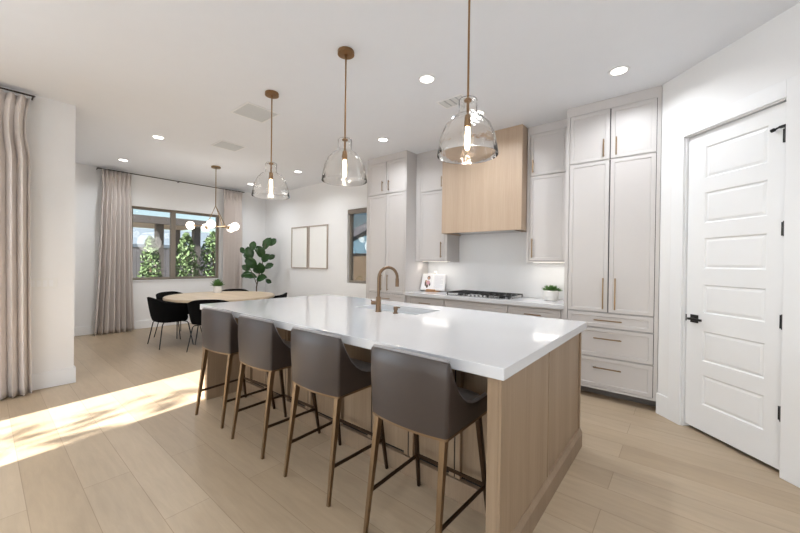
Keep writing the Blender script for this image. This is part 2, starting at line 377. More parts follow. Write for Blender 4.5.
# pantry on the right
X0, X1, Y = -1.012, -.190, 4.03; org = (-.6, 4.33, 0)
p = thing('pantry_cabinet', org, 'tall greige cabinet with three drawers under double doors, beside the white panelled door', 'cabinet')
ops = [(-.975, -.603, 2.444, 2.948), (-.597, -.224, 2.444, 2.948), (-.975, -.603, .892, 2.434), (-.597, -.224, .892, 2.434), (-.975, -.224, .735, .882), (-.975, -.224, .434, .725), (-.975, -.224, .124, .424)]
MB(org).box(X0, X1, Y+.022, YB-.001, .1, CEIL-.001).build('body', 'cab', p)
m = MB(org).box(X0, -.978, Y, Y+.022, .1, CEIL-.001).box(-.221, X1, Y, Y+.022, .1, CEIL-.001)
for a, b_ in ((.1, .121), (.427, .431), (.728, .732), (.885, .889), (2.437, 2.441), (2.951, CEIL-.001)): m.box(-.978, -.221, Y, Y+.022, a, b_)
m.build('face_frame', 'cab', p)
MB(org).box(-.978, -.221, Y+.0205, Y+.0216, .121, 2.951).build('gap_shade_sheet', 'gap', p)  # near-black sheet behind the fronts, painted shade for their gaps
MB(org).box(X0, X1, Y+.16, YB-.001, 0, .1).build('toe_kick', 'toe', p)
shaker(p, 'door', *ops[0], Y, org, handle=('v', -.655, 2.465, 2.645)); shaker(p, 'door', *ops[1], Y, org, handle=('v', -.545, 2.465, 2.645))
shaker(p, 'door', *ops[2], Y, org, handle=('v', -.642, .925, 1.24)); shaker(p, 'door', *ops[3], Y, org, handle=('v', -.537, .925, 1.24))
for o_, z in ((ops[4], .81), (ops[5], .625), (ops[6], .325)): shaker(p, 'drawer', *o_, Y, org, handle=('h', (-.72, -.475), z, 0))
# tall cabinet on the left
X0, X1, Y = -4.06, -3.232, 4.05; org = (-3.65, 4.35, 0)
t = thing('tall_cabinet', org, 'tall greige cabinet with double doors, beside the narrow window', 'cabinet')
MB(org).box(X0, X1, Y+.022, YB-.001, .1, CEIL-.001).build('body', 'cab', t)
m = MB(org).box(X0, -4.019, Y, Y+.022, .1, CEIL-.001).box(-3.253, X1, Y, Y+.022, .1, CEIL-.001)
for a, b_ in ((.1, .121), (.427, .431), (.728, .732), (.885, .889), (2.441, 2.445), (2.951, CEIL-.001)): m.box(-4.019, -3.253, Y, Y+.022, a, b_)
m.build('face_frame', 'cab', t)
MB(org).box(-4.019, -3.253, Y+.0205, Y+.0216, .121, 2.951).build('gap_shade_sheet', 'gap', t)  # dark sheet giving painted shade around doors and drawers
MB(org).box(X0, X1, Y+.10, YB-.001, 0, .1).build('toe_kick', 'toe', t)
for xa, xb, hx in ((-4.016, -3.639, -3.705), (-3.633, -3.256, -3.575)):
    shaker(t, 'door', xa, xb, 2.448, 2.948, Y, org, handle=('v', hx, 2.49, 2.65)); shaker(t, 'door', xa, xb, .892, 2.438, Y, org, handle=('v', hx, .93, 1.18))
for za, zb in ((.735, .882), (.434, .725), (.124, .424)): shaker(t, 'drawer', -4.016, -3.256, za, zb, Y, org, handle=('h', (-3.76, -3.52), (za+zb)/2, 0))
# uppers
def upper(x0, x1, dx0, dx1, hx, label):
    Y = 4.29; org = ((x0+x1)/2, 4.47, 1.395); u = thing('wall_cabinet', org, label, 'cabinet', 'wall cabinets either side of the range hood')
    MB(org).box(x0, x1, Y+.022, YB-.012, 1.395, CEIL-.001).build('body', 'cab', u)
    m = MB(org).box(x0, dx0-.003, Y, Y+.022, 1.395, CEIL-.001).box(dx1+.003, x1, Y, Y+.022, 1.395, CEIL-.001)
    for a, b_ in ((1.395, 1.411), (2.440, 2.444), (2.951, CEIL-.001)): m.box(dx0-.003, dx1+.003, Y, Y+.022, a, b_)
    m.build('face_frame', 'cab', u)
    MB(org).box(dx0-.003, dx1+.003, Y+.0205, Y+.0216, 1.411, 2.951).build('gap_shade_sheet', 'gap', u)  # dark sheet, shade painted into the door gaps
    shaker(u, 'door', dx0, dx1, 2.447, 2.948, Y, org, handle=('v', hx, 2.48, 2.635)); shaker(u, 'door', dx0, dx1, 1.414, 2.437, Y, org, handle=('v', hx, 1.45, 1.68))
    MB(org).box(x0+.04, x1-.04, 4.42, 4.45, 1.391, 1.395).build('light_strip', 'strip', u)
    l = D.lights.new('under_cabinet_light', 'AREA'); l.shape = 'RECTANGLE'; l.size = x1-x0-.1; l.size_y = .03; l.energy = .8; l.color = (1, .95, .88)
    lo = D.objects.new('under_cabinet_light', l); COL.objects.link(lo); lo.parent = u; lo.location = (0, 4.435-4.47, -.006)
upper(-3.228, -2.66, -3.146, -2.70, -2.755, 'greige wall cabinet with brass pulls, left of the oak range hood')
upper(-1.52, -1.016, -1.487, -1.075, -1.445, 'greige wall cabinet with brass pulls, right of the oak range hood')
# range hood
org = (-2.09, 4.39, 1.785)
h = thing('range_hood', org, 'pale oak box range hood above the gas cooktop', 'range hood')
HX0, HX1 = -2.655, -1.527
m = MB(org).box(HX0, HX1, 4.13, 4.15, 1.785, CEIL-.001).box(HX0, HX0+.02, 4.15, 4.285, 1.785, CEIL-.001).box(HX1-.02, HX1, 4.15, YB-.012, 1.785, CEIL-.001).box(HX0, HX0+.02, 4.285, YB-.012, 1.785, CEIL-.001)
m.build('hood_shell', 'oak', h, .002)
MB(org).box(HX0+.02, HX1-.02, 4.15, YB-.012, 1.80, 1.82).build('hood_underside', 'oak', h)
MB(org).box(HX0+.12, HX1-.12, 4.17, 4.52, 1.788, 1.80).build('hood_insert', 'steel', h, .003)
# backsplash
struct('wall_backsplash', MB().box(-3.230, -1.014, YB-.011, YB, .931, 1.394).box(-2.655, -1.525, YB-.011, YB, 1.394, 1.80), 'splash')
# base cabinets
units = [(-3.228, -2.565, -3.17, 'base cabinet left of the cooktop under the white counter', (-2.975, -2.775)),
         (-2.565, -1.657, -2.56, 'wide greige base cabinet directly beneath the black gas cooktop', None),
         (-1.657, -1.016, -1.652, 'base cabinet between the cooktop and the tall pantry cabinet', (-1.45, -1.26))]
for i, (x0, x1, dx0, lab, hh) in enumerate(units):
    org = ((x0+x1)/2, 4.36, 0); Y = 4.075; dx1 = x1-.005 if i < 2 else -1.054
    b_ = thing('base_cabinet', org, ('greige ' if i != 1 else '')+lab, 'cabinet', 'base cabinets along the cooking wall')
    MB(org).box(x0+.001, x1-.001, Y+.022, YB-.001, .1, .879).build('body', 'cab', b_)
    m = MB(org).box(x0+.001, dx0-.003, Y, Y+.022, .1, .879) if dx0-.003 > x0+.001 else MB(org)
    if dx1+.003 < x1-.001: m.box(dx1+.003, x1-.001, Y, Y+.022, .1, .879)
    m.box(dx0, dx1, Y, Y+.022, .863, .879).box(dx0, dx1, Y, Y+.022, .1, .118)
    m.build('face_frame', 'cab', b_)
    MB(org).box(dx0-.003, dx1+.003, Y+.0205, Y+.0216, .118, .863).build('gap_shade_sheet', 'gap', b_)  # dark sheet painting the shade between drawer fronts
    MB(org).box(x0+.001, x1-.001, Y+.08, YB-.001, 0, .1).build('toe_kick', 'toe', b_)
    for k, (za, zb) in enumerate(((.71, .860), (.42, .704), (.121, .414))):
        hd = hh or (x0+.33, x1-.33)
        shaker(b_, 'drawer', dx0, dx1, za, zb, Y, org, handle=None if (k == 0 and hh is None) else ('h', hd, zb-.07 if k == 0 else (za+zb)/2, 0))
ct = MB((-2.12, 4.34, .93)).box(-3.230, -1.014, 4.045, YB-.0, .880, .93).build('countertop', 'quartz', None, .003)
tag(ct, 'white quartz countertop along the wall, holding the gas cooktop', 'countertop')

# ------------------------------------------------------------------ island
IX0, IX1, IY0, IY1, IZ = -3.742, -.582, 1.402, 2.985, .93
org = (-2.16, 2.3, 0)
isl = thing('kitchen_island', org, 'large tan oak island base with panelled end and knee wall', 'kitchen island')
SKX0, SKX1, SKY0, SKY1 = -2.50, -1.75, 2.345, 2.72
def endpanel(xo, xi, sgn):
    """xo outer face x, xi inner face x; sgn +1 faces +x"""
    y0, y1 = 1.42, 2.90
    m = MB(org).box(min(xo, xi), max(xo, xi), y0, y1, 0, .877); m.build('end_panel', 'island', isl, .002)
    f = MB(org); t_ = .012*sgn
    for ya, yb_ in ((y0, 2.085), (2.097, 2.118), (y1-.02, y1)):
        MB(org).box(xo, xo+t_, ya, yb_, .135, .877).build('end_stile', 'island', isl, .002)
    MB(org).box(xo, xo+.006*sgn, 2.0851, 2.0969, .135, .877).build('panel_gap_shade', 'gap', isl)  # near-black strip paints the groove's shade
    f = MB(org).box(xo, xo+.026*sgn, y0-.0, y1+.0, 0, .105)
    f.rings([[(xo, y, .105), (xo+.026*sgn, y, .105), (xo+.016*sgn, y, .125), (xo+.013*sgn, y, .135), (xo, y, .135)] for y in (y0, y1)])
    f.build('base_moulding', 'island_dark', isl)
endpanel(-.612, -.665, 1); endpanel(-3.712, -3.60, -1)
# knee wall and cabinet body
KY = 1.785
MB(org).box(-3.60, -.665, KY, 2.0, 0, .877).build('knee_wall', 'island', isl)
m = MB(org)
for a in (-3.45, -3.10, -2.77, -2.43, -2.05, -1.69, -1.36, -1.02):
    for sa, sb in ((a-.036, a-.004), (a+.004, a+.036)): MB(org).box(sa, sb, KY-.030, KY, .129, .82).build('knee_stile', 'island', isl, .002)
for a in (-3.45, -3.10, -2.77, -2.43, -2.05, -1.69, -1.36, -1.02): MB(org).box(a-.0039, a+.0039, KY-.027, KY, .129, .82).build('stile_gap_shade', 'gap', isl)  # dark strips between the stiles paint in groove shade
MB(org).box(-3.60, -.665, KY-.004, KY, .1221, .1289).build('skirting_gap_shade', 'gap', isl)  # thin dark strip, painted shade above the skirting
MB(org).box(-3.60, -.665, KY-.030, KY, .8205, .877).build('knee_rail', 'island', isl, .002)
MB(org).box(-3.60, -.665, KY-.034, KY, 0, .122).build('knee_skirting', 'island_dark', isl, .003)
# cabinet boxes around the sink
MB(org).box(-3.60, SKX0-.03, 2.0, 2.90, .1, .877).box(SKX1+.03, -.665, 2.0, 2.90, .1, .877).box(SKX0-.03, SKX1+.03, 2.0, 2.90, .1, .66).box(SKX0-.03, SKX1+.03, 2.0, SKY0-.03, .66, .877).box(SKX0-.03, SKX1+.03, SKY1+.03, 2.90, .66, .877).build('cabinet_body', 'island', isl)
MB(org).box(-3.60, -.665, 2.0, 2.83, 0, .1).build('toe_kick', 'toe', isl)
for i in range(5):
    w_ = (3.60-.665)/5; x0 = -3.60+w_*i
    m = MB(org); yy = 2.90
    m.rings([[(x0+.004+j, y, .11+j), (x0+w_-.004-j, y, .11+j), (x0+w_-.004-j, y, .865-j), (x0+.004+j, y, .865-j)] for j, y in ((0, yy), (0, yy+.02), (.034, yy+.02), (.04, yy+.014))])
    m.build('island_door', 'island', isl)
# top with sink cutout
m = MB((-2.16, 2.2, IZ)); z0, z1 = .877, IZ
def ringtop(z): return [[(IX0, IY0, z), (IX1, IY0, z), (IX1, IY1, z), (IX0, IY1, z)], [(SKX0, SKY0, z), (SKX1, SKY0, z), (SKX1, SKY1, z), (SKX0, SKY1, z)]]
a = [[m.bm.verts.new(Vector(p)-m.o) for p in r_] for r_ in ringtop(z1)]; c_ = [[m.bm.verts.new(Vector(p)-m.o) for p in r_] for r_ in ringtop(z0)]
for i in range(4):
    j = (i+1) % 4
    m.bm.faces.new((a[0][i], a[0][j], a[1][j], a[1][i])); m.bm.faces.new((c_[0][i], c_[0][j], c_[1][j], c_[1][i]))
    m.bm.faces.new((a[0][i], a[0][j], c_[0][j], c_[0][i])); m.bm.faces.new((a[1][i], a[1][j], c_[1][j], c_[1][i]))
it = m.build('island_countertop', 'quartz', None, .003); tag(it, 'long thick white quartz slab on top of the oak island', 'countertop')
# sink
org2 = (-2.125, 2.53, .70)
sk = thing('undermount_sink', org2, 'white rectangular undermount sink in the island top, beside the faucet', 'sink')
e = .006; m = MB(org2)
m.box(SKX0-e-.015, SKX0-e+.008, SKY0-.02, SKY1+.02, .70, .876).box(SKX1+e-.008, SKX1+e+.015, SKY0-.02, SKY1+.02, .70, .876)
m.box(SKX0-e+.008, SKX1+e-.008, SKY0-.02, SKY0+.002, .70, .876).box(SKX0-e+.008, SKX1+e-.008, SKY1-.002, SKY1+.02, .70, .876)
m.box(SKX0-e-.015, SKX1+e+.015, SKY0-.02, SKY1+.02, .68, .70)
m.build('basin', 'sink', sk, .004)
MB(org2).lathe([(.045, .7005), (.045, .704), (.03, .703)], (-2.125, 2.55, 0)).build('drain', 'steel', sk, smooth=True)
# faucet
fx, fy = -2.109, 2.262
fa = thing('kitchen_faucet', (fx, fy, IZ), 'bronze gooseneck faucet standing beside the island sink', 'faucet')
MB().lathe([(.027, 0), (.027, .006), (.023, .01), (.022, .13), (.018, .135)], seg=24).build('faucet_body', 'bronze', fa, smooth=True)
pts = [(0, 0, .13), (0, 0, .30)]
for k in range(1, 13):
    a_ = pi - pi*k/12*1.02; pts.append((.01*0, .095+.095*cos(a_), .30+.095*sin(a_)))
dx, dy = .35, .94
pts = [(p_[1]*dx, p_[1]*dy, p_[2]) for p_ in pts]
MB().tube(pts, .0135, 14).build('spout', 'bronze', fa, smooth=True)
e_ = pts[-1]; MB().tube([e_, (e_[0], e_[1], e_[2]-.075)], [.0165, .0175], 14).build('spray_head', 'bronze', fa, smooth=True)
MB().tube([(-.018, -.01, .078), (-.055, -.03, .078)], .017, 14).build('valve', 'bronze', fa, smooth=True)
MB().tube([(-.045, -.025, .085), (-.06, -.035, .105)], [.006, .004], 8).build('lever_handle', 'bronze', fa, smooth=True)
sp = thing('soap_dispenser', (-1.928, 2.287, IZ), 'short bronze soap dispenser beside the faucet', 'soap dispenser')
MB().lathe([(.024, 0), (.024, .006), (.015, .009), (.015, .03)], seg=20).build('base', 'bronze', sp, smooth=True)
MB().lathe([(.019, .03), (.019, .058), (.014, .06)], seg=20).tube([(0, 0, .05), (.02, .035, .05)], .006, 8).build('pump_head', 'bronze', sp, smooth=True)

# ------------------------------------------------------------------ bar stools
def stool():
    r_ = thing('bar_stool', (0, 0, 0), '', 'bar stool', 'bar stools along the island')
    # plan path (outer) at parameter: from front right, round the back, to front left
    W, DPT, RC = .237, .405, .014
    path = []
    path.append((W, DPT))
    for k in range(1, 10): path.append((W, DPT-(DPT-RC)*k/9))
    for k in range(1, 7):
        a_ = -pi/2*k/6; path.append((W-RC+RC*cos(a_), RC+RC*sin(a_)-.0))
    n = 10
    for k in range(1, n): path.append((W-RC-(2*(W-RC))*k/n, 0))
    half = path[:]; path = []
    for (x, y) in half: path.append((x, y))
    right = [q for q in half if q[0] > 0.0001 or True]
    full = half[:16] + [(W-RC-2*(W-RC)*k/12, 0) for k in range(1, 12)] + [(-x, y) for x, y in half[:16][::-1]]
    def bulge(x, y): return y - .030*max(0, 1-(x/(W))**2)*max(0, 1-y/.10)
    def ztop(y):
        pr = [(-.05, .942), (0, .936), (.014, .934), (.035, .895), (.065, .835), (.10, .785), (.15, .735), (.20, .702), (.26, .685), (.33, .682), (.40, .684)]
        for (a0, b0), (a1, b1) in zip(pr, pr[1:]):
            if y <= a1: return b0+(b1-b0)*(y-a0)/(a1-a0)
        return pr[-1][1]
    zb = .600; T = .032; N = len(full)
    def normal(i):
        a_ = Vector(full[max(i-1, 0)]); c = Vector(full[min(i+1, N-1)]); t_ = (c-a_).normalized(); return Vector((t_.y, -t_.x))  # inward?
    m = MB(); rings = []; rim = []
    for i, (x, y) in enumerate(full):
        nrm = normal(i); inn = Vector((x, y)) - nrm*T
        if (inn-Vector((0, .2))).length > (Vector((x, y))-Vector((0, .2))).length: inn = Vector((x, y)) + nrm*T
        yb = bulge(x, y); iy = inn.y + (yb-y)
        zt = ztop(y)
        if y < .001: zt += .010*(1-(x/W)**2)
        def P(px_, py_, z):
            s_ = .955 + .045*min(1, (z-zb)/.22); lean = .006*(z-zb)/.33
            return (px_*s_, py_+lean*max(0, 1-py_/.3)+.012*(1-min(1, (z-zb)/.2)), z)
        zo = []
        for q in range(6): zo.append(P(x, yb, zb+(zt-.010-zb)*q/5))
        zo.append(P(x*.985, yb+(iy-yb)*.22, zt-.001)); zo.append(P(inn.x+(x-inn.x)*.3, yb+(iy-yb)*.78, zt-.001))
        for q in range(5, -1, -1): zo.append(P(inn.x, iy, zb+(zt-.010-zb)*q/5))
        rings.append(zo); rim.append((Vector(zo[6])*.35+Vector(zo[7])*.65)+Vector((0, 0, .001)))
    m.rings(rings); m.build('backrest_shell', 'leather', r_, smooth=True)
    MB().tube(rim, .0095, 8).build('rim_piping', 'seatcloth', r_, smooth=True)
    # seat cushion
    m = MB(); sw = W-T-.002
    rg = []
    for z, ins in ((.604, .012), (.612, .0), (.672, .0), (.690, .012), (.695, .04)):
        rg.append([(-sw+ins, .03+ins, z), (sw-ins, .03+ins, z), (sw-ins, .392-ins, z), (sw*.6, .408-ins, z), (-sw*.6, .408-ins, z), (-sw+ins, .392-ins, z)])
    m.rings(rg); m.build('seat', 'seatcloth', r_, .004, smooth=True)
    # bottom frame
    m = MB(); rings = []
    for i, (x, y) in enumerate(full):
        nrm = normal(i); inn = Vector((x, y))-nrm*.018
        if (inn-Vector((0, .2))).length > (Vector((x, y))-Vector((0, .2))).length: inn = Vector((x, y))+nrm*.018
        yb = bulge(x, y)+.014; iy = inn.y+(bulge(x, y)-y)+.014; s_ = .955
        rings.append([(x*s_, yb, .588), (x*s_, yb, .5995), (inn.x*s_, iy, .5995), (inn.x*s_, iy, .588)])
    m.rings(rings); m.build('seat_frame', 'stoolmetal', r_)
    m = MB().box(-.19, .19, .03, .36, .5885, .5998); m.build('seat_pan', 'stooldark', r_)
    for sx in (-1, 1):
        m = MB().bar((sx*.198, .035, .588), (sx*.212, -.040, 0), .030, .034, .018, .018); m.build('leg', 'stoolmetal', r_, .002)
        m = MB().bar((sx*.205, .350, .588), (sx*.230, .440, 0), .026, .030, .017, .017); m.build('leg', 'stooldark', r_, .002)
        m = MB().bar((sx*.207, -.013, .205), (sx*.2215, .410, .205), .010, .018, side=(1, 0, 0)); m.build('stretcher', 'stooldark', r_, .001)
    m = MB().bar((-.2215, .410, .205), (.2215, .410, .205), .018, .010, side=(0, 0, 1)); m.build('footrest', 'stooldark', r_, .001)
    return r_
st = stool()
spots = [(-3.117, 1.283, 5, 'farthest one, beside the dining table'), (-2.456, 1.283, 1.5, 'second from the dining end'),
         (-1.738, 1.283, 1, 'third from the dining end'), (-1.018, 1.283, 0, 'nearest one, beside the panelled island end')]
sts = [st] + [copy_tree(st) for _ in range(3)]
for o, (x, y, a_, lab) in zip(sts, spots):
    o.location = (x, y, 0); o.rotation_euler.z = R(a_)
    o['label'] = 'taupe leather bar stool with bronze legs, ' + lab

# ------------------------------------------------------------------ pendants
def pendant():
    r_ = thing('pendant_light', (0, 0, CEIL), '', 'pendant light', 'glass pendant lights above the island')
    MB().lathe([(.064, -.001), (.066, -.008), (.066, -.030), (.012, -.032), (.012, -.045)], seg=32).build('canopy', 'pendantbronze', r_, smooth=True)
    MB().tube([(0, 0, -.03), (0, 0, -.70)], .0065, 10).build('rod', 'pendantbronze', r_, smooth=True)
    MB().lathe([(.010, -.69), (.022, -.70), (.022, -.712), (.008, -.716), (.008, -.79), (.019, -.80), (.021, -.85), (.019, -.865)], seg=20).build('socket', 'pendantbronze', r_, smooth=True)
    pr = [(.024, -.702), (.052, -.703), (.056, -.712), (.055, -.785), (.062, -.795), (.100, -.818), (.138, -.865), (.160, -.920), (.174, -.985), (.180, -1.035)]
    inner = [(max(r-.003, .021), z-(.003 if i < 2 else .001)) for i, (r, z) in enumerate(pr)]
    prof = pr + [(.1785, -1.037)] + inner[::-1][0:]
    m = MB().lathe(prof + [pr[0]], seg=48, cap=False); bmesh.ops.remove_doubles(m.bm, verts=m.bm.verts, dist=1e-5)
    m.build('glass_shade', 'glass', r_, smooth=True)
    bl = MB().lathe([(.010, -.862), (.013, -.875), (.015, -.90), (.015, -.985), (.010, -1.0), (.002, -1.004)], seg=16).build('bulb', 'bulb', r_, smooth=True)
    l = D.lights.new('pendant_glow', 'POINT'); l.energy = 3; l.shadow_soft_size = .02; l.color = (1, .86, .68)
    lo = D.objects.new('pendant_glow', l); COL.objects.link(lo); lo.parent = r_; lo.location = (0, 0, -1.02)
    return r_
pe = pendant()
for o, (x, lab) in zip([pe, copy_tree(pe), copy_tree(pe)], ((-3.21, 'farthest, over the dining end'), (-2.11, 'middle of the three'), (-1.015, 'nearest, before the range hood'))):
    o.location = (x, 1.85, CEIL); o['label'] = 'clear glass bell pendant on a bronze rod, ' + lab

# ------------------------------------------------------------------ recessed lights
def can():
    r_ = thing('recessed_light', (0, 0, CEIL), '', 'ceiling light', 'recessed ceiling lights')
    MB().lathe([(.060, -.001), (.060, -.006), (.080, -.005), (.082, -.001)], seg=32).build('trim_ring', 'trim', r_, smooth=True)
    MB().lathe([(.060, -.0005), (.060, -.004)], seg=32).build('lens', 'lens', r_)
    l = D.lights.new('can_lamp', 'AREA'); l.shape = 'DISK'; l.size = .11; l.energy = CAN_POWER; l.color = (.90, .95, 1); l.spread = R(150)
    lo = D.objects.new('can_lamp', l); COL.objects.link(lo); lo.parent = r_; lo.location = (0, 0, -.012)
    return r_
cans = [(-4.3, -1.0, 'added as fill behind the camera, far left'), (-2.0, -2.2, 'added as fill behind the camera, rear row'), (-4.2, -2.4, 'added as fill behind the camera, rear left'), (-.466, 3.50, 'in front of the pantry cabinet'), (-1.845, 2.59, 'above the island beside the nearest pendant'), (-3.214, 3.50, 'in front of the tall cabinet beside the narrow window'),  # first three are unseen fill cans added to brighten ceiling and left wall
        (-1.81, 3.53, 'seen through the nearest pendant'), (-5.60, 1.55, 'near the end of the left wall, before the dining area'), (-7.37, 1.54, 'near the left dining curtain'),
        (-5.62, 3.78, 'in front of the framed pictures'), (-7.37, 3.77, 'near the right dining curtain'), (1.0, .6, 'behind the camera on the right'), (-.5, -1.0, 'behind the camera, centre'), (-3.0, -1.0, 'behind the camera on the left'), (-3.4, .55, None), (-.5, .3, None)]
c0 = can()
for i, (x, y, lab) in enumerate(cans[:14]):
    o = c0 if i == 0 else copy_tree(c0); o.location = (x, y, CEIL); o['label'] = 'round white recessed ceiling light ' + lab

# ------------------------------------------------------------------ ceiling vents
def grille(name, x0, x1, y0, y1, label, n, along='x', dark='ventdark'):
    org = ((x0+x1)/2, (y0+y1)/2, CEIL); r_ = thing(name, org, label, 'vent'); z = CEIL; e = .02
    MB(org).box(x0, x1, y0, y0+e, z-.008, z-.001).box(x0, x1, y1-e, y1, z-.008, z-.001).box(x0, x0+e, y0+e, y1-e, z-.008, z-.001).box(x1-e, x1, y0+e, y1-e, z-.008, z-.001).build('frame', 'trim', r_, .002)
    MB(org).box(x0+e, x1-e, y0+e, y1-e, z-.002, z-.001).build('backing', dark, r_)
    m = MB(org)
    for k in range(n):
        if along == 'x':
            y = y0+e+(y1-y0-2*e)*(k+.5)/n; m.bar((x0+e, y, z-.005), (x1-e, y, z-.005), .006, (y1-y0-2*e)/n*.72, side=(0, 0, 1))
        else:
            x = x0+e+(x1-x0-2*e)*(k+.5)/n; m.bar((x, y0+e, z-.005), (x, y1-e, z-.005), .006, (x1-x0-2*e)/n*.72, side=(0, 0, 1))
    m.build('slats', 'vent', r_)
grille('ceiling_vent', -3.99, -3.59, 1.79, 2.18, 'square white return air grille in the ceiling behind the farthest glass pendant', 20)
grille('ceiling_vent', -5.365, -5.02, 2.135, 2.50, 'smaller square ceiling grille nearer the dining table', 18)
grille('ceiling_vent', -2.03, -1.73, 3.02, 3.22, 'ceiling air diffuser with dark gap behind the nearest glass pendant', 4, 'y')

# ------------------------------------------------------------------ curtains and rods
def curtain(name, y0, y1, x, z0, z1, folds, label, amp=.062, flare=0, shift=0, rod_x=None):
    org = (x, (y0+y1)/2, z0); m = MB(org); N = folds*12; rows = 44; rg = []; rnd = random.Random(folds*7+int(abs(y0)*10))
    ph = [rnd.uniform(-.5, .5) for _ in range(folds+2)]; am = [rnd.uniform(.75, 1.2) for _ in range(folds+2)]
    for r_ in range(rows+1):
        tz = r_/rows; z = z1+(z0-z1)*tz; row = []
        for i in range(N+1):
            u = i/N; f_ = u*folds; k = int(f_) if f_ < folds else folds-1
            a_ = am[k]*(1-(f_-k))+am[k+1]*(f_-k); p_ = ph[k]*(1-(f_-k))+ph[k+1]*(f_-k)
            pinch = min(1, abs(tz-.045)/.10); s_ = sin(2*pi*f_+p_*tz*1.4)
            prof = math.copysign(abs(s_)**.8, s_)
            A = amp*(.30+.70*pinch)*a_*(1+.25*tz)*(1 if tz > .045 else 1.3)
            wid = 1+flare*tz**2; yc = (y0+y1)/2+shift*tz
            if name: y = yc+(u-.5)*(y1-y0)*wid*(1-.06*sin(pi*min(1, tz/.2)))
            row.append((x+prof*A, y+.012*sin(4*pi*f_+p_)*pinch, z))
        rg.append(row)
    m.rings(rg, closed=False)
    o = m.build(name, 'curtain', None, smooth=True)
    s = o.modifiers.new('solid', 'SOLIDIFY'); s.thickness = .004
    tag(o, label, 'curtain'); return o
curtain('curtain', 1.385, 1.83, -8.13, .012, 2.985, 7, 'beige floor-length curtain left of the dining window', flare=.34, shift=-.02)
curtain('curtain', 3.52, 3.96, -8.13, .012, 2.985, 6, 'beige floor-length curtain right of the dining window, behind the fig plant', flare=.1)
curtain('curtain', -.62, .315, -5.07, .012, 2.965, 13, 'beige floor-length curtain at the left edge, beside the light switches', amp=.055, flare=.05)
def rod(pts, ends, label):
    r_ = thing('curtain_rod', pts[0], label, 'curtain rod'); o0 = Vector(pts[0]); m = MB(o0); m.tube(pts, .009, 10).build('rod', 'rod', r_, smooth=True)
    for p_, w_ in ends:
        m = MB(o0); m.tube([p_, w_], .007, 8).lathe([(.018, 0), (.018, .001)], p_, 12).build('bracket', 'rod', r_)
    return r_
rod([(-8.16, 1.33, 3.0), (-8.16, 4.02, 3.0)], [((-8.16, 1.345, 3.0), (XD, 1.345, 3.0)), ((-8.16, 4.0, 3.0), (XD, 4.0, 3.0)), ((-8.16, 2.65, 3.0), (XD, 2.65, 3.0))], 'dark bronze curtain rod spanning above the dining window')
rod([(-5.08, .345, 2.995), (-5.08, -3.1, 2.995)], [((-5.08, .335, 2.995), (XP, .335, 2.995)), ((-5.08, -3.05, 2.995), (XP, -3.05, 2.995))], 'dark bronze curtain rod at the left edge above the nearest curtain')

# switch plate
org = (XP, .42, 1.10); sw = thing('light_switch', org, 'white four-gang switch plate on the left wall beside the curtain', 'light switch')
MB(org).box(XP, XP+.006, .30, .53, 1.045, 1.162).build('switch_plate', 'outlet', sw, .002)
for k in range(4):
    y = .333+k*.046+.012; MB(org).box(XP+.006, XP+.010, y-.016, y+.016, 1.07, 1.137).build('rocker', 'trim', sw, .0015)

# ------------------------------------------------------------------ framed pictures
for x0, x1, lab in ((-7.105, -6.485, 'left of the pair, nearer the dining corner'), (-6.44, -5.79, 'right of the pair, nearer the narrow window')):
    z0, z1 = 1.215, 2.155; org = ((x0+x1)/2, YB, z0)
    r_ = thing('framed_picture', org, 'pale framed white print on the back wall, ' + lab, 'picture', 'pair of framed prints'); y0, y1, e = YB-.032, YB-.001, .022
    MB(org).box(x0, x1, y0, y1, z0, z0+e).box(x0, x1, y0, y1, z1-e, z1).box(x0, x0+e, y0, y1, z0+e, z1-e).box(x1-e, x1, y0, y1, z0+e, z1-e).build('picture_frame', 'picframe', r_, .002)
    MB(org).box(x0+e, x1-e, y1-.014, y1-.004, z0+e, z1-e).build('print', 'pic', r_)

